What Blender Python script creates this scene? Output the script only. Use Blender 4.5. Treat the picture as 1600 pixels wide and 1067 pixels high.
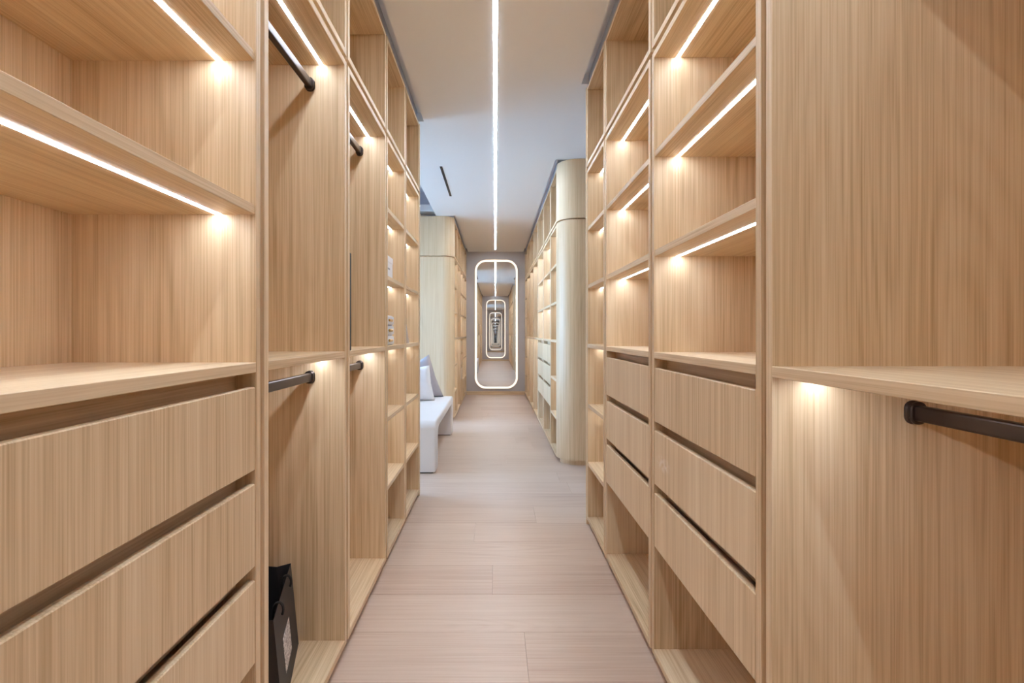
import bpy, bmesh, math, random
from mathutils import Matrix, Vector

for o in list(bpy.data.objects):
    bpy.data.objects.remove(o, do_unlink=True)
random.seed(7)
sc = bpy.context.scene
COL = sc.collection

# ------------------------------------------------------------------ camera
H = 1.30                       # eye height; image 1600x1067, vanishing point at (774, 520), f = 800 px
cam_d = bpy.data.cameras.new('camera')
cam_d.sensor_width = 36.0
cam_d.lens = 18.0
cam_d.shift_x = 26.0 / 1600.0
cam_d.shift_y = -13.5 / 1600.0
cam_d.clip_start = 0.02
cam_d.clip_end = 300
cam = bpy.data.objects.new('camera', cam_d)
cam.location = (0, 0, H)
cam.rotation_euler = (math.pi / 2, 0, 0)
COL.objects.link(cam)
sc.camera = cam

# ------------------------------------------------------------------ world, exposure
SKY = 10.0
LED = 22.5
LINE = 50.0
RING = 0.72
world = bpy.data.worlds.new('World')
sc.world = world
world.use_nodes = True
bg = world.node_tree.nodes['Background']
bg.inputs[0].default_value = (0.37, 0.63, 1.05, 1)
bg.inputs[1].default_value = SKY

portal_d = bpy.data.lights.new('window_left_offscreen', 'AREA')
portal_d.shape = 'RECTANGLE'
portal_d.size = 3.2
portal_d.size_y = 3.2
portal_d.cycles.is_portal = True
portal = bpy.data.objects.new('window_left_offscreen', portal_d)
portal.location = (-4.13, 5.84, 1.5)
portal.rotation_euler = (0, -math.pi / 2, 0)
COL.objects.link(portal)

sc.view_settings.view_transform = 'Standard'
sc.view_settings.look = 'None'
sc.view_settings.gamma = 1.0
sc.view_settings.use_curve_mapping = False
sc.view_settings.exposure = 1.04
cy = sc.cycles
cy.max_bounces = 24
cy.diffuse_bounces = 12
cy.glossy_bounces = 22
cy.transmission_bounces = 6
cy.transparent_max_bounces = 8
cy.caustics_reflective = False
cy.caustics_refractive = False
cy.use_denoising = True
cy.sample_clamp_indirect = 6.0

# ------------------------------------------------------------------ materials
def lin(r, g, b):
    f = lambda c: (c / 255 / 12.92) if c / 255 <= 0.04045 else ((c / 255 + 0.055) / 1.055) ** 2.4
    return (f(r), f(g), f(b), 1)

def mat(name):
    m = bpy.data.materials.new(name)
    m.use_nodes = True
    nt = m.node_tree
    return m, nt, nt.nodes['Principled BSDF']

def plain(name, col, rough=0.5, metal=0.0, spec=0.5, bump=0.0, bscale=200.0, var=0.0):
    m, nt, p = mat(name)
    p.inputs['Base Color'].default_value = col
    p.inputs['Roughness'].default_value = rough
    p.inputs['Metallic'].default_value = metal
    p.inputs['Specular IOR Level'].default_value = spec
    tc = nt.nodes.new('ShaderNodeTexCoord')
    n = nt.nodes.new('ShaderNodeTexNoise')
    n.inputs['Scale'].default_value = bscale
    n.inputs['Detail'].default_value = 4
    nt.links.new(tc.outputs['Object'], n.inputs['Vector'])
    if bump:
        b = nt.nodes.new('ShaderNodeBump')
        b.inputs['Strength'].default_value = bump
        b.inputs['Distance'].default_value = 0.002
        nt.links.new(n.outputs['Fac'], b.inputs['Height'])
        nt.links.new(b.outputs['Normal'], p.inputs['Normal'])
    if var:
        mx = nt.nodes.new('ShaderNodeMix'); mx.data_type = 'RGBA'
        mx.inputs['A'].default_value = tuple(c * (1 - var) for c in col[:3]) + (1,)
        mx.inputs['B'].default_value = tuple(min(1, c * (1 + var)) for c in col[:3]) + (1,)
        nt.links.new(n.outputs['Fac'], mx.inputs['Factor'])
        nt.links.new(mx.outputs['Result'], p.inputs['Base Color'])
    return m

def wood(name, axis, dark, mid, light, rough=0.45, spec=0.35, fine=250.0, plankvar=0.04, contrast=1.0, figure=1.0):
    """oak veneer with the grain running along one axis"""
    m, nt, p = mat(name)
    L = nt.links.new
    N = nt.nodes.new
    tc = N('ShaderNodeTexCoord')
    oi = N('ShaderNodeObjectInfo')
    off = N('ShaderNodeVectorMath'); off.operation = 'SCALE'
    off.inputs[0].default_value = (13.7, 9.1, 17.3)
    L(oi.outputs['Random'], off.inputs['Scale'])
    add = N('ShaderNodeVectorMath'); add.operation = 'ADD'
    L(tc.outputs['Object'], add.inputs[0]); L(off.outputs[0], add.inputs[1])

    def stretched(across, along, detail=3.0, dist=0.0, rgh=0.55):
        mp = N('ShaderNodeMapping')
        s = [across] * 3
        s['xyz'.index(axis)] = along
        mp.inputs['Scale'].default_value = s
        L(add.outputs[0], mp.inputs['Vector'])
        n = N('ShaderNodeTexNoise')
        n.inputs['Scale'].default_value = 1.0
        n.inputs['Detail'].default_value = detail
        n.inputs['Roughness'].default_value = rgh
        n.inputs['Distortion'].default_value = dist
        L(mp.outputs[0], n.inputs['Vector'])
        return n.outputs['Fac']

    def math_(op, a, b=None, c=None):
        k = N('ShaderNodeMath'); k.operation = op
        for i, v in enumerate((a, b, c)):
            if v is None: continue
            if isinstance(v, (int, float)): k.inputs[i].default_value = v
            else: L(v, k.inputs[i])
        return k.outputs[0]

    broad = stretched(7.0, 0.5, 2.0)
    streak = stretched(48.0, 0.9, 3.0)
    pores = stretched(fine, 2.4, 3.0)
    fig = stretched(3.6, 0.42, 1.0, 0.2)
    ring = math_('SINE', math_('MULTIPLY', fig, 120.0))
    ring = math_('POWER', math_('MULTIPLY_ADD', ring, 0.5, 0.5), 2.0)
    # figure appears only in patches
    patch = stretched(3.0, 0.8, 1.0)
    patch = math_('MULTIPLY', math_('SUBTRACT', patch, 0.45), 4.0)
    patch = math_('MINIMUM', math_('MAXIMUM', patch, 0.0), 1.0)
    f = math_('MULTIPLY_ADD', math_('SUBTRACT', broad, 0.5), 0.55 * contrast, 0.52)
    f = math_('MULTIPLY_ADD', math_('SUBTRACT', streak, 0.5), 0.85 * contrast, f)
    f = math_('MULTIPLY_ADD', math_('SUBTRACT', pores, 0.5), 1.25 * contrast, f)
    f = math_('MULTIPLY_ADD', math_('MULTIPLY', ring, patch), -0.17 * figure, f)
    f = math_('ADD', f, math_('MULTIPLY_ADD', oi.outputs['Random'], 2 * plankvar * 3.0, -plankvar * 3.0))
    cr = N('ShaderNodeValToRGB')
    e = cr.color_ramp.elements
    e[0].position = 0.08; e[0].color = dark
    e[1].position = 0.92; e[1].color = light
    k = cr.color_ramp.elements.new(0.5); k.color = mid
    L(f, cr.inputs['Fac'])
    L(cr.outputs['Color'], p.inputs['Base Color'])
    p.inputs['Roughness'].default_value = rough
    p.inputs['Specular IOR Level'].default_value = spec
    b = N('ShaderNodeBump')
    b.inputs['Strength'].default_value = 0.12
    b.inputs['Distance'].default_value = 0.0006
    L(pores, b.inputs['Height'])
    L(b.outputs['Normal'], p.inputs['Normal'])
    return m

def emit(name, col, strength):
    m = bpy.data.materials.new(name)
    m.use_nodes = True
    nt = m.node_tree
    nt.nodes.clear()
    e = nt.nodes.new('ShaderNodeEmission')
    e.inputs[0].default_value = col
    e.inputs[1].default_value = strength
    o = nt.nodes.new('ShaderNodeOutputMaterial')
    nt.links.new(e.outputs[0], o.inputs[0])
    return m

OAK = (lin(188, 158, 120), lin(216, 190, 154), lin(230, 209, 177))
M = {}
M['oak_z'] = wood('oak_vertical', 'z', *OAK)
M['oak_y'] = wood('oak_lengthwise', 'y', *OAK)
M['oak_x'] = wood('oak_crosswise', 'x', *OAK)
M['front'] = wood('oak_drawer_front', 'z', *OAK, rough=0.5, figure=0.6)
M['column'] = wood('oak_column', 'z', *OAK, rough=0.4, contrast=0.7, figure=0.5)
M['floor'] = wood('oak_floor', 'x', lin(178, 151, 133), lin(197, 174, 156), lin(208, 188, 172), rough=0.38, spec=0.4,
                  fine=120.0, plankvar=0.035, contrast=0.6, figure=1.0)
M['base_slab'] = plain('subfloor', lin(120, 98, 84), 0.9)
M['ceiling'] = plain('ceiling_paint', lin(240, 241, 243), 0.85, spec=0.2, bump=0.03, bscale=350)
M['grey_trim'] = plain('grey_trim_paint', lin(200, 204, 214), 0.7, spec=0.2, bump=0.03, bscale=300)
M['taupe'] = plain('taupe_plaster', lin(186, 180, 178), 0.8, spec=0.2, bump=0.15, bscale=60, var=0.05)
M['offwhite'] = plain('offwhite_plaster', lin(222, 218, 214), 0.85, spec=0.2, bump=0.05, bscale=200)
M['bronze'] = plain('dark_bronze_metal', lin(74, 64, 60), 0.34, metal=0.85, bump=0.02, bscale=400)
M['black_card'] = plain('black_card', lin(48, 44, 46), 0.55, spec=0.4, bump=0.05, bscale=500)
M['black_case'] = plain('black_case', lin(32, 31, 34), 0.5, bump=0.1, bscale=600)
M['cord'] = plain('black_cord', lin(26, 22, 22), 0.7, bump=0.4, bscale=900)
M['paper'] = plain('white_paper', lin(238, 238, 240), 0.6, spec=0.3, bump=0.05, bscale=300)
M['ink'] = plain('grey_ink', lin(150, 150, 154), 0.7)
M['gold'] = plain('brushed_gold', lin(208, 168, 96), 0.3, metal=1.0, bump=0.03, bscale=300)
M['upholstery'] = plain('white_boucle', lin(228, 224, 224), 0.9, spec=0.2, bump=0.35, bscale=420, var=0.03)
M['cushion_white'] = plain('white_cushion_fabric', lin(232, 230, 232), 0.85, spec=0.25, bump=0.3, bscale=380, var=0.03)
M['cushion_grey'] = plain('grey_satin_fabric', lin(168, 160, 164), 0.42, spec=0.5, bump=0.5, bscale=22, var=0.10)
M['alu'] = plain('window_frame_grey', lin(70, 72, 76), 0.45, metal=0.5)
M['stone'] = plain('terrace_stone', lin(200, 192, 180), 0.8, bump=0.2, bscale=40, var=0.08)
M['led'] = emit('led_warm', (0.90, 0.99, 1.14, 1), LED)
M['led_soft'] = emit('led_warm_dimmed', (0.92, 0.96, 1.0, 1), LED * 0.5)
M['line'] = emit('led_line_white', (0.82, 0.95, 1.09, 1), LINE)
M['ring'] = emit('led_ring', (1.0, 0.84, 0.68, 1), RING)
# printed card: speckled grey writing too small to read
m, nt, p = mat('printed_card')
tc = nt.nodes.new('ShaderNodeTexCoord'); n = nt.nodes.new('ShaderNodeTexNoise'); r = nt.nodes.new('ShaderNodeValToRGB')
n.inputs['Scale'].default_value = 140; n.inputs['Detail'].default_value = 3
r.color_ramp.elements[0].position = 0.46; r.color_ramp.elements[0].color = lin(150, 142, 140)
r.color_ramp.elements[1].position = 0.56; r.color_ramp.elements[1].color = lin(226, 220, 216)
nt.links.new(tc.outputs['Object'], n.inputs['Vector']); nt.links.new(n.outputs['Fac'], r.inputs['Fac'])
nt.links.new(r.outputs['Color'], p.inputs['Base Color']); p.inputs['Roughness'].default_value = 0.6
M['card'] = m
# mirror silver
m, nt, p = mat('mirror_silver')
p.inputs['Base Color'].default_value = (0.86, 0.87, 0.88, 1); p.inputs['Metallic'].default_value = 1.0
p.inputs['Roughness'].default_value = 0.0
M['mirror'] = m
# clear window glass
m = bpy.data.materials.new('window_glass'); m.use_nodes = True; nt = m.node_tree; nt.nodes.clear()
t = nt.nodes.new('ShaderNodeBsdfTransparent'); t.inputs[0].default_value = (0.93, 0.96, 0.97, 1)
g = nt.nodes.new('ShaderNodeBsdfGlossy'); g.inputs['Roughness'].default_value = 0.0
fr = nt.nodes.new('ShaderNodeFresnel'); fr.inputs[0].default_value = 1.45
mx = nt.nodes.new('ShaderNodeMixShader'); o = nt.nodes.new('ShaderNodeOutputMaterial')
nt.links.new(fr.outputs[0], mx.inputs[0]); nt.links.new(t.outputs[0], mx.inputs[1])
nt.links.new(g.outputs[0], mx.inputs[2]); nt.links.new(mx.outputs[0], o.inputs[0])
M['glass'] = m

# ------------------------------------------------------------------ helpers
def link(name, bm, material, parent=None, smooth=False):
    me = bpy.data.meshes.new(name)
    bm.normal_update()
    bm.to_mesh(me); bm.free()
    me.materials.append(M[material] if isinstance(material, str) else material)
    if smooth:
        for f in me.polygons: f.use_smooth = True
    o = bpy.data.objects.new(name, me)
    COL.objects.link(o)
    if parent is not None:
        o.parent = parent
    return o

def add_box(bm, x0, x1, y0, y1, z0, z1, bev=0.0, seg=1):
    x0, x1 = min(x0, x1), max(x0, x1)
    r = bmesh.ops.create_cube(bm, size=1.0)
    vs = r['verts']
    for v in vs:
        v.co = Vector((x0 + (v.co.x + .5) * (x1 - x0), y0 + (v.co.y + .5) * (y1 - y0), z0 + (v.co.z + .5) * (z1 - z0)))
    if bev:
        es = list({e for v in vs for e in v.link_edges})
        bmesh.ops.bevel(bm, geom=es, offset=bev, segments=seg, affect='EDGES', profile=0.6)

def box(name, x0, x1, y0, y1, z0, z1, material, parent=None, org=(0, 0, 0), bev=0.0, seg=1, smooth=False):
    bm = bmesh.new()
    add_box(bm, x0 - org[0], x1 - org[0], y0 - org[1], y1 - org[1], z0 - org[2], z1 - org[2], bev, seg)
    return link(name, bm, material, parent, smooth)

def thing(name, label, cat, loc=(0, 0, 0), group=None):
    o = bpy.data.objects.new(name, None)
    o.empty_display_size = 0.1
    COL.objects.link(o)
    o.location = loc
    tag(o, label, cat, group)
    return o

def tag(o, label, cat, group=None):
    o['label'] = label
    o['category'] = cat
    if group: o['group'] = group
    return o

def structure(o, label, cat):
    o['kind'] = 'structure'
    return tag(o, label, cat)

def prism(pts, z0, z1, axis='z'):
    """closed polygon extruded; pts are (a,b) in the plane normal to axis"""
    bm = bmesh.new()
    def P(a, b, c):
        return (a, b, c) if axis == 'z' else ((c, a, b) if axis == 'x' else (a, c, b))
    lo = [bm.verts.new(P(a, b, z0)) for a, b in pts]
    hi = [bm.verts.new(P(a, b, z1)) for a, b in pts]
    n = len(pts)
    bm.faces.new(lo); bm.faces.new(list(reversed(hi)))
    for i in range(n):
        bm.faces.new((lo[(i + 1) % n], lo[i], hi[i], hi[(i + 1) % n]))
    bmesh.ops.recalc_face_normals(bm, faces=bm.faces)
    return bm

def rrect(w, h, r, n=6):
    pts = []
    for cx, cyy, a0 in ((w / 2 - r, h / 2 - r, 0), (-w / 2 + r, h / 2 - r, 90), (-w / 2 + r, -h / 2 + r, 180), (w / 2 - r, -h / 2 + r, 270)):
        for k in range(n + 1):
            a = math.radians(a0 + 90 * k / n)
            pts.append((cx + r * math.cos(a), cyy + r * math.sin(a)))
    return pts

def loft(sections, closed_caps=True):
    """sections: lists of equal count 3-D points"""
    bm = bmesh.new()
    rows = [[bm.verts.new(p) for p in s] for s in sections]
    n = len(rows[0])
    for a, b in zip(rows, rows[1:]):
        for i in range(n):
            bm.faces.new((a[i], a[(i + 1) % n], b[(i + 1) % n], b[i]))
    if closed_caps:
        bm.faces.new(list(reversed(rows[0]))); bm.faces.new(rows[-1])
    bmesh.ops.recalc_face_normals(bm, faces=bm.faces)
    return bm

def tube(path, r, n=8):
    path = [Vector(p) for p in path]
    secs = []
    for i, p in enumerate(path):
        t = (path[min(i + 1, len(path) - 1)] - path[max(i - 1, 0)]).normalized()
        a = t.cross(Vector((0.3, 0.2, 1))).normalized(); b = t.cross(a)
        secs.append([p + r * (math.cos(2 * math.pi * k / n) * a + math.sin(2 * math.pi * k / n) * b) for k in range(n)])
    return loft(secs)

# ------------------------------------------------------------------ dimensions
WL, WR = 0.607, 0.622          # aisle half widths (cabinet fronts)
DL, DR = 0.48, 0.64            # cabinet depths
Y0, Y1 = -2.20, 10.75          # mirror walls
CEIL = 3.0
ZSPLIT = 2.415                 # groove between tall carcass and top box
T = 0.025                      # board thickness
GAP = 0.011                    # half the groove between units

# ------------------------------------------------------------------ setting
slab = box('floor', -4.35, 2.7, Y0 - .1, Y1 + .1, -0.12, -0.012, 'base_slab')
structure(slab, 'pale oak plank floor laid crosswise along the aisle', 'floor')
pitch = 0.32
row = 0
y = 2.543 - pitch * 15
while y < Y1:
    ya, yb = max(y, Y0), min(y + pitch, Y1)
    if yb - ya > 0.02:
        xl, xr = (-4.25 if (yb > 4.0 and ya < 7.65) else -1.45), (2.6 if (yb > 3.4 and ya < 5.1) else 1.28)
        cuts = [xl]
        if abs(y - 2.543) < .01:
            cuts.append(-0.015)
        elif abs(y - 2.543 - 5 * pitch) < .01:
            cuts.append(0.62)
        else:
            c = xl + random.uniform(0.5, 1.8)
            while c < xr - 0.3:
                cuts.append(c); c += 1.9
        cuts.append(xr)
        for a, b in zip(cuts, cuts[1:]):
            bm = bmesh.new()
            add_box(bm, a + .0004 - (a + b) / 2, b - .0004 - (a + b) / 2, ya + .0004 - (ya + yb) / 2, yb - .0004 - (ya + yb) / 2, -0.012, 0.0, 0.001)
            pl = link('plank', bm, 'floor', slab)
            pl.location = ((a + b) / 2, (ya + yb) / 2, 0)
    y += pitch

CE_L, CE_R, CE_W = -0.575, 0.588, -0.862
bm = bmesh.new()
for x0, x1, ya, yb in ((CE_L, CE_R, Y0 - .1, 3.5), (CE_L, 2.7, 3.5, 4.12), (CE_W, 2.7, 4.12, 5.02), (CE_W, CE_R, 5.02, 7.45), (CE_L, CE_R, 7.45, Y1 + .1)):
    add_box(bm, x0, x1, ya, yb, CEIL, CEIL + .07)
# roof above the shadow gaps
add_box(bm, CE_W, 2.8, Y0 - .1, Y1 + .1, CEIL + .07, CEIL + .17)
add_box(bm, -4.4, -1.25, 4.0, 7.7, CEIL, CEIL + .17)
add_box(bm, -2.3, CE_W, Y0 - .1, 4.12, CEIL + .07, CEIL + .17)
add_box(bm, -2.3, CE_W, 7.45, Y1 + .1, CEIL + .07, CEIL + .17)
ceil_o = link('ceiling', bm, 'ceiling')
structure(ceil_o, 'white plaster ceiling with shadow gaps along the cabinets', 'ceiling')
# curtain pocket over the window bench
bm = bmesh.new()
add_box(bm, -1.35, CE_W + .1, 4.0, 7.7, 3.36, 3.44)
add_box(bm, CE_W, CE_W + .1, 4.0, 7.7, CEIL + .17, 3.36)
add_box(bm, -1.35, CE_W + .1, 4.0, 4.12, CEIL + .17, 3.36)
add_box(bm, -1.35, CE_W + .1, 7.5, 7.7, CEIL + .17, 3.36)
add_box(bm, -1.35, -1.25, 4.0, 7.7, CEIL + .17, 3.36)
structure(link('trim_1', bm, 'grey_trim'), 'grey recessed curtain pocket in the ceiling above the white bench', 'ceiling pocket')
n = 2
for x0, x1, ya, yb, what in ((-1.1, -0.625, Y0, 4.1, 'bag wardrobe row'), (0.64, 1.26, Y0, 3.5, 'right drawer row'),
                             (0.64, 1.26, 5.25, Y1, 'cabinets behind the tall rounded oak column'), (-1.1, -0.625, 7.65, Y1, 'cabinets beyond the bench')):
    structure(box('trim_%d' % n, x0, x1, ya, yb, 2.966, CEIL + .07, 'grey_trim'), 'grey filler strip between ceiling and top boxes of the ' + what, 'trim')
    n += 1

structure(box('wall_end', -2.25, 1.4, Y1, Y1 + .12, 0, CEIL + .07, 'taupe'), 'taupe plaster wall behind the tall lit mirror', 'wall')
structure(box('wall_behind', -2.25, 1.4, Y0 - .12, Y0, 0, CEIL + .07, 'taupe'), 'taupe plaster wall seen inside the mirror, holding the second mirror', 'wall')
structure(box('wall_left', -1.25, -1.10, Y0, 4.06, 0, CEIL + .07, 'offwhite'), 'pale wall behind the wardrobe row that holds the black bag', 'wall')
structure(box('wall_far_left', -1.25, -1.10, 7.62, Y1, 0, CEIL + .07, 'offwhite'), 'pale wall behind the cabinets beyond the white bench', 'wall')
structure(box('wall_right', 1.275, 1.40, Y0, 3.46, 0, CEIL + .07, 'offwhite'), 'pale wall behind the cabinets with the clouded drawer', 'wall')
structure(box('wall_far_right', 1.275, 1.40, 5.06, Y1, 0, CEIL + .07, 'offwhite'), 'pale wall behind the cabinets that follow the tall rounded oak column', 'wall')
bm = bmesh.new()
add_box(bm, 1.40, 2.7, 3.36, 3.46, 0, CEIL); add_box(bm, 1.40, 2.7, 5.06, 5.16, 0, CEIL); add_box(bm, 2.6, 2.7, 3.46, 5.06, 0, CEIL)
structure(link('wall_passage', bm, 'taupe'), 'taupe walls of the side passage before the rounded oak column', 'wall')
structure(box('baseboard_end', -WL, WR, Y1 - .016, Y1 + .002, 0.0, 0.075, 'oak_x', bev=.001), 'oak baseboard under the tall lit mirror', 'baseboard')
structure(box('baseboard_behind', -WL, WR, Y0 - .002, Y0 + .016, 0.0, 0.075, 'oak_x', bev=.001), 'oak baseboard of the mirror wall seen in reflection', 'baseboard')
# daylit side room with a full height window
wy0, wy1 = 4.06, 7.62
structure(box('wall_side_room', -4.35, -1.25, wy0 - .12, wy0, 0, CEIL + .07, 'offwhite'), 'pale side wall of the daylit room, on the bag row side', 'wall')
structure(box('wall_side_room_far', -4.35, -1.25, wy1, wy1 + .12, 0, CEIL + .07, 'offwhite'), 'pale side wall of the daylit room, behind the bench column', 'wall')
bm = bmesh.new()
ya, yb, za, zb = wy0, wy1, -0.012, CEIL
for a, b, c, d in ((ya, yb, za, za + .06), (ya, yb, zb - .06, zb), (ya, ya + .06, za, zb), (yb - .06, yb, za, zb)):
    add_box(bm, -4.28, -4.21, a, b, c, d)
for k in (1, 2):
    yc = ya + (yb - ya) * k / 3
    add_box(bm, -4.28, -4.21, yc - .03, yc + .03, za + .06, zb - .06)
win = link('window_1', bm, 'alu')
structure(win, 'full-height grey framed window of the side room beyond the bench', 'window')
for k in range(3):
    a = ya + (yb - ya) * k / 3; b = ya + (yb - ya) * (k + 1) / 3
    box('pane', -4.248, -4.242, a + .02, b - .02, za + .05, zb - .05, 'glass', win)

structure(box('ground', -40.0, -4.36, -30, 40, -0.25, -0.13, 'stone'), 'pale stone terrace outside the side room window', 'ground')

# ------------------------------------------------------------------ ceiling line light and vent
ll = thing('linear_light', 'long thin white line light set into the ceiling above the aisle', 'ceiling light', (0, 4.15, CEIL))
box('diffuser', -.0115, .0115, -2.1, 10.42, CEIL - .0018, CEIL + .004, 'line', ll, (0, 4.15, CEIL))
box('housing_rim', -.0145, -.0116, -2.1, 10.42, CEIL - .001, CEIL + .004, 'ceiling', ll, (0, 4.15, CEIL))
box('housing_rim', .0116, .0145, -2.1, 10.42, CEIL - .001, CEIL + .004, 'ceiling', ll, (0, 4.15, CEIL))
vt = thing('air_vent', 'narrow black slot air vent in the white ceiling near the bench', 'vent', (-.556, 5.8, CEIL))
box('slot', -.569, -.543, 5.23, 6.36, CEIL - .003, CEIL + .002, 'black_case', vt, (-.556, 5.8, CEIL))
for dx in (-.0065, .0065):
    box('blade', -.556 + dx - .0015, -.556 + dx + .0015, 5.232, 6.358, CEIL - .005, CEIL - .003, 'alu', vt, (-.556, 5.8, CEIL))

# ------------------------------------------------------------------ mirrors
def mirror(yw, sgn, label, tilt):
    """sgn: direction the mirror faces along y"""
    w, h, rr, rim = 0.90, 2.70, 0.235, 0.042
    cz = 1.481
    t = thing('wall_mirror', label, 'mirror', (0.02, yw, cz))
    def flip(bm): return bm
    a, b = sorted((sgn * 0.004, sgn * 0.024))
    link('backing', prism(rrect(w - .06, h - .06, rr - .03, 10), *sorted((-sgn * .001, sgn * .006)), axis='y'), 'alu', t)
    link('glass', prism(rrect(w - 2 * rim, h - 2 * rim, rr - rim, 12), *sorted((sgn * .006, sgn * .022)), axis='y'), 'mirror', t)
    # lit acrylic frame
    o_, i_ = rrect(w, h, rr, 12), rrect(w - 2 * rim, h - 2 * rim, rr - rim, 12)
    bm = bmesh.new(); yA, yB = sgn * .004, sgn * .026
    R = [[bm.verts.new((x, yy, z)) for x, z in ps] for ps, yy in ((o_, yA), (o_, yB), (i_, yB), (i_, yA))]
    n = len(o_)
    for k in range(4):
        A, B = R[k], R[(k + 1) % 4]
        for i in range(n):
            bm.faces.new((A[i], A[(i + 1) % n], B[(i + 1) % n], B[i]))
    bmesh.ops.recalc_face_normals(bm, faces=bm.faces)
    link('lit_frame' if sgn < 0 else 'lit_frame_offscreen', bm, 'ring', t)
    # thin brass outer edge
    oo = rrect(w + .008, h + .008, rr + .004, 12)
    bm = bmesh.new()
    R = [[bm.verts.new((x, yy, z)) for x, z in ps] for ps, yy in ((oo, -sgn * .001), (oo, sgn * .022), (o_, sgn * .022), (o_, -sgn * .001))]
    for k in range(4):
        A, B = R[k], R[(k + 1) % 4]
        for i in range(n):
            bm.faces.new((A[i], A[(i + 1) % n], B[(i + 1) % n], B[i]))
    bmesh.ops.recalc_face_normals(bm, faces=bm.faces)
    link('edge_band', bm, 'gold', t)
    t.rotation_euler.x = tilt
    return t
mirror(Y1, -1, 'tall rounded mirror with lit frame on the taupe wall at the aisle end', 0.0)
mirror(Y0, 1, 'second tall lit mirror, seen only inside the first mirror', math.radians(0.16))

# ------------------------------------------------------------------ hanging rails
def rail(parent, org, xc, ya, yb, zc):
    sec = rrect(.022, .034, .005, 3)
    secs = [[(xc - org[0] + a, y - org[1], zc - org[2] + b) for a, b in sec] for y in (ya + .004, yb - .004)]
    r = link('hanging_rail', loft(secs), 'bronze', parent, False)
    prof = ((0.0, 1.30), (.003, 1.42), (.006, 1.42), (.009, 1.22), (.012, 1.20), (.016, 1.36), (.020, 1.36), (.022, 1.18))
    for yy, d in ((ya, 1), (yb, -1)):
        base = rrect(.027, .037, .012, 5)
        secs = [[(xc - org[0] + a * k, yy - org[1] + d * t, zc - org[2] + b * k) for a, b in base] for t, k in prof]
        link('bracket', loft(secs), 'bronze', r, False)

# ------------------------------------------------------------------ cabinets
def X(s, a):                   # a = distance behind the cabinet front
    return s * ((WL if s < 0 else WR) + a)

UPSH = (1.60, 1.99)            # undersides of the lit shelves
LOSH = (0.795, 0.405)
def led(parent, s, ya, yb, z, org, m='led'):
    box('led_strip_offscreen' if yb < 0.5 else 'led_strip', X(s, .087), X(s, .0995), ya + .001, yb - .001, z - .0012, z + .003, m, parent, org)

def cabinet(s, b0, b1, kind, name, label, end=None, filler=True):
    """one tall carcass between unit boundaries b0..b1 along the aisle"""
    D = DL if s < 0 else DR
    y0, y1 = b0 + GAP, b1 - GAP
    org = (X(s, 0), (y0 + y1) / 2, 0)
    cat = {'drawers': 'drawer cabinet', 'hang': 'wardrobe', 'shelves': 'shelf unit'}[kind]
    t = thing(name, label, cat, org, 'tall oak closet cabinets')
    zb, zt = 0.035, ZSPLIT - GAP
    B = .0012
    lm = 'led_soft' if kind == 'shelves' else 'led'
    def P(nm, a, b, ya, yb, za, zc, m, par=t, bev=B):
        return box(nm, X(s, a), X(s, b), ya, yb, za, zc, m, par, org, bev)
    P('plinth', .05, D - .02, y0 + .001, y1 - .001, 0.0, zb + .001, 'oak_y', bev=0)
    P('side_panel', 0, D, y0, y0 + T, zb, zt, 'oak_z')
    P('side_panel', 0, D, y1 - T, y1, zb, zt, 'oak_z')
    i0, i1 = y0 + T - .0008, y1 - T + .0008
    P('back_panel', D - .012, D, i0, i1, zb, zt, 'oak_z', bev=0)
    P('bottom_panel', 0, D - .012, i0, i1, zb, zb + T, 'oak_y')
    top = P('top_panel', 0, D - .012, i0, i1, zt - T, zt, 'oak_y')
    led(top, s, i0, i1, zt - T, org, lm)
    if filler:
        P('groove_strip', .028, .048, y1, y1 + 2 * GAP, zb, zt, 'oak_z', bev=0)
    ct = P('counter', 0, D - .012, i0, i1, 1.20, 1.225, 'oak_y')
    if kind in ('drawers', 'shelves'):
        for z in UPSH:
            sh = P('shelf', .004, D - .012, i0, i1, z, z + T, 'oak_y')
            led(sh, s, i0, i1, z, org, lm)
    if kind == 'drawers':
        for k in range(3):
            zt_ = 1.163 - .2445 * k
            P('drawer', .001, .021, i0 + .0035, i1 - .0035, zt_ - .210, zt_, 'front', bev=.002)
            P('recess_rail', .052, .066, i0, i1, zt_ - .02, (1.201 if k == 0 else zt_ + .06), 'oak_y', bev=0)
        P('drawer_bottom', .03, D - .012, i0, i1, .468, .484, 'oak_y', bev=0)
    elif kind == 'hang':
        led(ct, s, i0, i1, 1.20, org, lm)
        rx = X(s, .138 if s < 0 else .315)
        rail(t, org, rx, i0, i1, 2.297)
        rail(t, org, rx, i0, i1, 1.122)
    else:
        led(ct, s, i0, i1, 1.20, org, lm)
        for z in LOSH:
            sh = P('shelf', .004, D - .012, i0, i1, z, z + T, 'oak_y')
            if z == LOSH[0]:
                led(sh, s, i0, i1, z, org, lm)
    if end == 'far':
        P('end_panel', -.004, D, y1, y1 + .02, 0.0, zt, 'oak_z')
    return t

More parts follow.
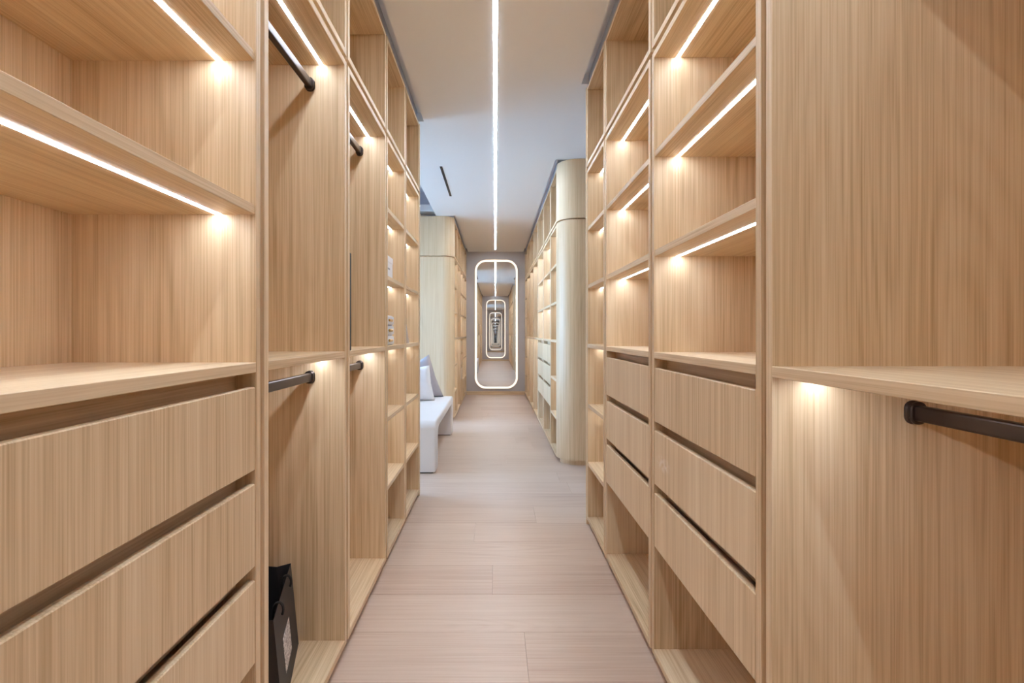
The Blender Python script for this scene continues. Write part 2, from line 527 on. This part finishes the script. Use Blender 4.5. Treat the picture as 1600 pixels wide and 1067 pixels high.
def top_box(s, b0, b1, label, end=None, filler=True):
    D = DL if s < 0 else DR
    y0, y1 = b0 + GAP, b1 - GAP
    za, zc = ZSPLIT + GAP, 2.965
    org = (X(s, 0), (y0 + y1) / 2, za)
    t = thing('top_box', label, 'top box', org, 'open oak top boxes')
    def P(nm, a, b, ya, yb, z0, z1, m, bev=.0012):
        return box(nm, X(s, a), X(s, b), ya, yb, z0, z1, m, t, org, bev)
    P('side_panel', 0, D, y0, y0 + T, za, zc, 'oak_z')
    P('side_panel', 0, D, y1 - T, y1, za, zc, 'oak_z')
    i0, i1 = y0 + T - .0008, y1 - T + .0008
    P('back_panel', D - .012, D, i0, i1, za, zc, 'oak_z', 0)
    P('bottom_panel', 0, D - .012, i0, i1, za, za + T, 'oak_y')
    P('top_panel', 0, D - .012, i0, i1, zc - T, zc, 'oak_y')
    P('groove_strip', .028, .048, y0, y1, ZSPLIT - GAP, za, 'oak_z', 0)
    if filler:
        P('groove_strip', .028, .048, y1, y1 + 2 * GAP, ZSPLIT - GAP, zc, 'oak_z', 0)
    if end == 'far':
        P('end_panel', -.004, D, y1, y1 + .02, ZSPLIT - GAP, zc, 'oak_z')
    return t

NM = {'drawers': 'drawer_cabinet', 'hang': 'hanging_wardrobe', 'shelves': 'shelf_unit'}
# side, list of (y0, y1, kind, label, label of its top box, end panel)
ROWS = [
 (-1, [
  (Y0, -1.30, 'shelves', 'oak shelf unit next to the second mirror, behind the bag wardrobe row', 'oak top box next to the second mirror, on the bag side', None),
  (-1.30, -0.42, 'hang', 'oak double hanging wardrobe one bay from the second mirror, bag side', 'oak top box one bay from the second mirror, bag side', None),
  (-0.42, 0.455, 'hang', 'oak double hanging wardrobe before the drawer cabinet on the bag side', 'oak top box before the drawer cabinet on the bag side', None),
  (0.455, 1.335, 'drawers', 'oak cabinet of lit shelves over three drawers beside the bag wardrobe', 'open oak top box beside the one over the bag wardrobe', None),
  (1.335, 2.10, 'hang', 'oak double hanging wardrobe with a black paper bag at its bottom', 'open oak top box over the wardrobe with the black bag', None),
  (2.10, 2.853, 'hang', 'oak double hanging wardrobe with a slim black case on its middle shelf', 'open oak top box over the wardrobe with the slim black case', None),
  (2.853, 3.456, 'shelves', 'lit oak shelf unit holding a white box and small white drawer chest', 'open oak top box over the shelf unit with the small drawer chest', None),
  (3.456, 4.09, 'shelves', 'lit oak shelf unit at the row end beside the white bench', 'open oak top box at the row end beside the bench', 'far'),
 ]),
 (1, [
  (Y0, -1.40, 'shelves', 'oak shelf unit next to the second mirror, opposite the bag row', 'oak top box next to the second mirror, opposite the bag row', None),
  (-1.40, -0.54, 'hang', 'oak hanging wardrobe one bay from the second mirror, opposite the bag row', 'oak top box one bay from the second mirror, opposite the bag row', None),
  (-0.54, 0.32, 'hang', 'oak hanging wardrobe two bays from the second mirror, opposite the bag row', 'oak top box two bays from the second mirror, opposite the bag row', None),
  (0.32, 1.188, 'hang', 'deep oak wardrobe with dark rail beside the clouded drawer cabinet', 'oak top box over the deep wardrobe beside the clouded drawer cabinet', None),
  (1.188, 2.044, 'drawers', 'oak cabinet with lit shelves, three drawers and a clouded middle drawer', 'open oak top box over the cabinet with the clouded drawer', None),
  (2.044, 2.91, 'drawers', 'oak three-drawer cabinet with lit shelves between clouded-drawer cabinet and narrow shelf unit', 'open oak top box over the three-drawer cabinet beside the narrow shelf unit', None),
  (2.91, 3.49, 'shelves', 'narrow lit oak shelf unit at the row end before the tall rounded column', 'narrow open oak top box at the row end before the tall rounded column', 'far'),
 ]),
 (1, [
  (5.20, 5.79, 'shelves', 'narrow oak shelf unit attached to the tall full-height rounded column', 'narrow open oak top box attached to the tall rounded column', None),
  (5.79, 6.655, 'drawers', 'daylit oak drawer cabinet, first one past the tall rounded column', 'open oak top box over the first drawer cabinet past the column', None),
  (6.655, 7.51, 'drawers', 'daylit oak drawer cabinet, second one past the tall rounded column', 'open oak top box over the second drawer cabinet past the column', None),
  (7.51, 8.37, 'hang', 'oak hanging wardrobe, first after the daylit drawer cabinets', 'open oak top box over the first wardrobe after the daylit drawers', None),
  (8.37, 9.23, 'hang', 'oak hanging wardrobe, second after the daylit drawer cabinets', 'open oak top box over the second wardrobe after the daylit drawers', None),
  (9.23, 10.09, 'hang', 'oak hanging wardrobe, third after the daylit drawer cabinets', 'open oak top box over the third wardrobe after the daylit drawers', None),
  (10.09, 10.735, 'shelves', 'narrow oak shelf unit touching the taupe mirror wall, past the wardrobes', 'open oak top box touching the mirror wall, past the wardrobes', None),
 ]),
 (-1, [
  (7.62, 8.20, 'shelves', 'lit oak shelf unit directly behind the rounded column at the bench', 'open oak top box directly behind the column at the bench', None),
  (8.20, 8.95, 'hang', 'oak hanging wardrobe one bay past the column at the bench', 'open oak top box one bay past the column at the bench', None),
  (8.95, 9.52, 'drawers', 'narrow oak drawer cabinet two bays past the column at the bench', 'open oak top box two bays past the column at the bench', None),
  (9.52, 10.12, 'shelves', 'lit oak shelf unit three bays past the column at the bench', 'open oak top box three bays past the column at the bench', None),
  (10.12, 10.735, 'shelves', 'lit oak shelf unit touching the mirror wall on the bench side', 'open oak top box touching the mirror wall on the bench side', None),
 ]),
]
UNITS = {}
for s, units in ROWS:
    for i, (a, b, kind, lab, lab2, end) in enumerate(units):
        UNITS[(s, a)] = cabinet(s, a, b, kind, NM[kind], lab, end, filler=(i < len(units) - 1))
        top_box(s, a, b, lab2, end, filler=(i < len(units) - 1))

# faint cloudy smudge on the middle drawer of the right cabinet
def smudge():
    u = UNITS[(1, 1.188)]
    dr = sorted((c for c in u.children if c.name.split('.')[0] == 'drawer'), key=lambda c: c.data.vertices[0].co.z)[1]
    m = M['front'].copy(); m.name = 'oak_drawer_front_hazy'
    nt = m.node_tree; p = nt.nodes['Principled BSDF']
    src = p.inputs['Base Color'].links[0].from_socket
    tc = nt.nodes.new('ShaderNodeTexCoord'); n = nt.nodes.new('ShaderNodeTexNoise')
    n.inputs['Scale'].default_value = 45; n.inputs['Detail'].default_value = 4
    r = nt.nodes.new('ShaderNodeValToRGB'); r.color_ramp.elements[0].position = .42; r.color_ramp.elements[1].position = .62
    gr = nt.nodes.new('ShaderNodeTexGradient'); gr.gradient_type = 'SPHERICAL'
    mp = nt.nodes.new('ShaderNodeMapping'); mp.vector_type = 'TEXTURE'
    mp.inputs['Location'].default_value = (0, 1.90 - u.location.y, .81); mp.inputs['Scale'].default_value = (.09, .09, .035)
    nt.links.new(tc.outputs['Object'], mp.inputs[0]); nt.links.new(mp.outputs[0], gr.inputs[0])
    nt.links.new(tc.outputs['Object'], n.inputs['Vector']); nt.links.new(n.outputs['Fac'], r.inputs['Fac'])
    k = nt.nodes.new('ShaderNodeMath'); k.operation = 'MULTIPLY'
    nt.links.new(r.outputs[0], k.inputs[0]); nt.links.new(gr.outputs['Fac'], k.inputs[1])
    mx = nt.nodes.new('ShaderNodeMix'); mx.data_type = 'RGBA'; mx.inputs['B'].default_value = lin(238, 226, 218)
    nt.links.new(k.outputs[0], mx.inputs['Factor']); nt.links.new(src, mx.inputs['A'])
    nt.links.new(mx.outputs['Result'], p.inputs['Base Color'])
    dr.data.materials[0] = m
smudge()

# ------------------------------------------------------------------ rounded columns
def column(s, yf, radius, label):
    W = WL if s < 0 else WR
    xb = 1.27 if s > 0 else 1.25
    ye = yf + radius
    org = (s * W, ye, 0)
    t = thing('rounded_column', label, 'column', org)
    def poly(inset, xback):
        r = radius - inset
        cx, cyy = W + radius, yf + radius
        pts = [(xback, yf + inset)]
        for k in range(15):
            a = math.radians(270 - 90 * k / 14)
            pts.append((cx + r * math.cos(a), cyy + r * math.sin(a)))
        pts += [(W + inset, ye + .012), (xback, ye + .012)]
        return [(s * x - org[0], y - org[1]) for x, y in pts]
    def part(nm, inset, z0, z1, m):
        bm = prism(poly(inset, xb), z0, z1)
        o = link(nm, bm, m, t)
        for f in o.data.polygons:
            f.use_smooth = abs(f.normal.z) < .5
        o.data.set_sharp_from_angle(angle=math.radians(35))
        return o
    part('plinth', .035, 0, .052, 'column')
    part('lower_panel', 0, .05, ZSPLIT - .009, 'column')
    part('groove', .035, ZSPLIT - .010, ZSPLIT + .010, 'oak_z')
    part('upper_panel', 0, ZSPLIT + .009, CEIL - .002, 'column')
column(1, 4.99, .20, 'tall full-height rounded oak column at the side passage')
column(-1, 7.45, .165, 'rounded oak column standing behind the white bench cushions')

# ------------------------------------------------------------------ bench
def arc(cx, cz, r, a0, a1, n=8):
    return [(cx + r * math.cos(math.radians(a0 + (a1 - a0) * k / n)), cz + r * math.sin(math.radians(a0 + (a1 - a0) * k / n))) for k in range(n + 1)]
by0, by1, bh = 4.72, 6.66, .485
leg = .185
under = .39
pts = [(by0 + .01, 0.012)] + arc(by0 + .07, bh - .07, .07, 180, 90) + arc(by1 - .07, bh - .07, .07, 90, 0) + [(by1, .012), (by1 - leg, .012)]
pts += arc(by1 - leg - .10, under - .10, .10, 0, 90) + arc(by0 + leg + .10, under - .10, .10, 90, 180) + [(by0 + leg, .012)]
xb0, xb1 = -1.38, -.548
bc = (xb0 + xb1) / 2
bench = thing('bench', 'white upholstered waterfall bench at the side room opening holding two cushions', 'bench', (bc, (by0 + by1) / 2, 0))
bm = prism([(a - (by0 + by1) / 2, b) for a, b in pts], xb0 - bc, xb1 - bc, axis='x')
es = [e for e in bm.edges if abs(e.verts[0].co.x - e.verts[1].co.x) < 1e-6 and e.is_boundary is False]
bmesh.ops.bevel(bm, geom=es, offset=.022, segments=4, affect='EDGES', profile=.5)
o = link('upholstery', bm, 'upholstery', bench, True)
o.data.set_sharp_from_angle(angle=math.radians(50))
bm = bmesh.new()
add_box(bm, xb0 - .09 - bc, xb0 + .005 - bc, by0 + .01 - (by0 + by1) / 2, by1 - .01 - (by0 + by1) / 2, .014, .86, .03, 4)
o = link('shade_backrest', bm, 'upholstery', bench, True)  # unseen back added to keep window light off the floor by the bench
o.data.set_sharp_from_angle(angle=math.radians(50))
for yc in (by0 + leg / 2, by1 - leg / 2):
    box('glide', xb0 + .03, xb1 - .03, yc - leg / 2 + .03, yc + leg / 2 - .03, 0, .016, 'black_case', bench, (bc, (by0 + by1) / 2, 0))

def pillow(name, w, t, material, loc, rot, label, shear=0.0, hgt=1.0, drop=0.0, n=22, puff=.42):
    bm = bmesh.new()
    def surf(sgn):
        g = []
        for i in range(n + 1):
            r_ = []
            for j in range(n + 1):
                u, v = 2 * i / n - 1, 2 * j / n - 1
                k = ((1 - u ** 4) * (1 - v ** 4)) ** puff
                pin = 1 - .07 * (1 - abs(u * v))* (abs(u) ** 6 + abs(v) ** 6) * .9
                wr = .006 * math.sin(9 * u + 5 * v) * math.sin(7 * v - 4 * u) * k
                zz = (v + 1) * w / 2 * hgt * (pin if v > 0 else 1) * (1 + drop * (u - 1) / 2)
                r_.append(bm.verts.new((u * w / 2 * pin - shear * zz, sgn * (t / 2 * k) + wr, zz)))
            g.append(r_)
        for i in range(n):
            for j in range(n):
                bm.faces.new((g[i][j], g[i + 1][j], g[i + 1][j + 1], g[i][j + 1]))
    surf(1); surf(-1)
    bmesh.ops.remove_doubles(bm, verts=bm.verts, dist=.0004)
    bmesh.ops.recalc_face_normals(bm, faces=bm.faces)
    o = link(name, bm, material, None, True)
    o.location = loc
    o.rotation_euler = rot
    tag(o, label, 'cushion')
    return o
pillow('cushion', .50, .16, 'cushion_grey', (-.91, 6.50, .487), (math.radians(-5), 0, math.radians(6)), 'grey satin cushion with a raised corner, leaning behind the white cushion on the bench', .34, 1.08, .40)
pillow('cushion', .43, .16, 'cushion_white', (-.945, 6.16, .487), (math.radians(-5), 0, math.radians(4)), 'plain white cushion standing on the bench before the grey cushion', .16, .98, .06)


# ------------------------------------------------------------------ black paper bag
def paper_bag():
    z0 = .0605
    c = Vector((-.786, 2.045, z0))
    d = Vector((.2625, -1, 0)).normalized()          # along the long face, towards the entrance
    nrm = Vector((-1, -.2625, 0)).normalized()       # into the wardrobe
    Lb, Db, Hb = .42, .11, .325
    lean = Vector((-.026, -.012, 0))
    t = thing('paper_bag', 'black paper carrier bag with cord handles standing in the wardrobe', 'bag', c)
    bm = bmesh.new()
    def ring(k, zz, thick):
        off = lean * k
        A = off + Vector((0, 0, zz)); Bp = A + d * Lb
        m0 = A + nrm * (thick / 2) + d * (.020 * k); m1 = Bp + nrm * (thick / 2) - d * (.020 * k)
        return [A, Bp, m1, Bp + nrm * thick, A + nrm * thick, m0]
    rows = [[bm.verts.new(p) for p in ring(k, Hb * k, Db * (1 - .12 * k))] for k in (0, .33, .66, 1)]
    for a, b in zip(rows, rows[1:]):
        for i in range(6):
            bm.faces.new((a[i], a[(i + 1) % 6], b[(i + 1) % 6], b[i]))
    bm.faces.new(list(reversed(rows[0])))
    bmesh.ops.recalc_face_normals(bm, faces=bm.faces)
    bmesh.ops.solidify(bm, geom=bm.faces[:], thickness=.0012)
    body = link('body', bm, 'black_card', t)
    # white card on the aisle-side face
    face_n = -nrm
    def on(u, v, lift=.0015):
        return d * (Lb * u) + lean * v + Vector((0, 0, Hb * v)) + face_n * lift
    bm = bmesh.new()
    vs = [bm.verts.new(on(*p)) for p in ((.72, .235), (.72, .60), (.38, .60), (.38, .235))]
    q = [bm.verts.new(on(a, b, .0003)) for a, b in ((.72, .235), (.72, .60), (.38, .60), (.38, .235))]
    bm.faces.new(vs); bm.faces.new(list(reversed(q)))
    for i in range(4): bm.faces.new((vs[i], q[i], q[(i + 1) % 4], vs[(i + 1) % 4]))
    bmesh.ops.recalc_face_normals(bm, faces=bm.faces)
    k = link('label_card', bm, 'card', t); k['label'] = 'white printed card'
    # cord handle ends: out of the face, over the rim and down inside
    for u in (.31, .78):
        P0 = on(u, .86, .0)
        path = []
        for i in range(11):
            a = math.radians(-40 + 215 * i / 10)
            path.append(on(u, .955, 0) + face_n * (.016 * math.cos(a)) + Vector((0, 0, .026 * math.sin(a))))
        path.append(path[-1] + Vector((0, 0, -.06)))
        k = link('cord_handle', tube(path, .0042), 'cord', t, True)
paper_bag()

# ------------------------------------------------------------------ small things on the shelves
case = box('flat_case', X(-1, .006), X(-1, .33), 2.1375, 2.184, 1.2245, 1.64, 'black_case', None, (-.77, 2.151, 1.2245), .006, 2)
case.location = (-.77, 2.151, 1.2245)
tag(case, 'slim black case standing upright on the middle shelf of a wardrobe', 'case')

wb = thing('storage_box', 'white lidded box with small grey print on the upper lit shelf', 'box', (-.75, 3.01, 1.6245))
def WB(nm, x0, x1, ya, yb, za, zc, m, bev=.002, par=None):
    return box(nm, x0, x1, ya, yb, za, zc, m, par or wb, (-.75, 3.01, 1.6245), bev)
WB('body', -.89, -.627, 2.895, 3.125, 1.6245, 1.72, 'paper')
WB('lid', -.892, -.625, 2.893, 3.127, 1.715, 1.752, 'paper')
for k, (a, b) in enumerate(((2.985, 2.998), (3.003, 3.012), (3.016, 3.030), (3.034, 3.043))):
    WB('print_mark', -.6272, -.6266, a, b, 1.672, 1.682, 'ink', 0)

ch = thing('mini_drawer_chest', 'small white three-drawer chest with gold handles on the middle shelf', 'drawer chest', (-.76, 3.10, 1.2245))
def CH(nm, x0, x1, ya, yb, za, zc, m, bev=.002, par=None):
    return box(nm, x0, x1, ya, yb, za, zc, m, par or ch, (-.76, 3.10, 1.2245), bev)
for k in range(3):
    z = 1.2245 + .002 + k * .0605
    w = (.006, .002, 0)[k]
    CH('case_tier', -.86, -.645, 2.98, 3.212 + w, z, z + .057, 'paper')
    dr = CH('drawer', -.645, -.636, 2.988, 3.205 + w, z + .005, z + .052, 'paper', .0015)
    CH('handle', -.636, -.624, 3.045, 3.13, z + .020, z + .036, 'gold', .004, dr)
    CH('seam', -.8595, -.646, 2.981, 3.211 + w, z - .0025, z + .0005, 'ink', 0)

fr = bmesh.new()
add_box(fr, -.15, .15, -.005, .005, 0, .36, .002)
leaning = link('leaning_board', fr, 'paper')
leaning.location = (-.785, 3.772, 1.2265)
leaning.rotation_euler = (math.radians(42), 0, 0)
tag(leaning, 'thin white board leaning inside the shelf unit beside the bench', 'board')
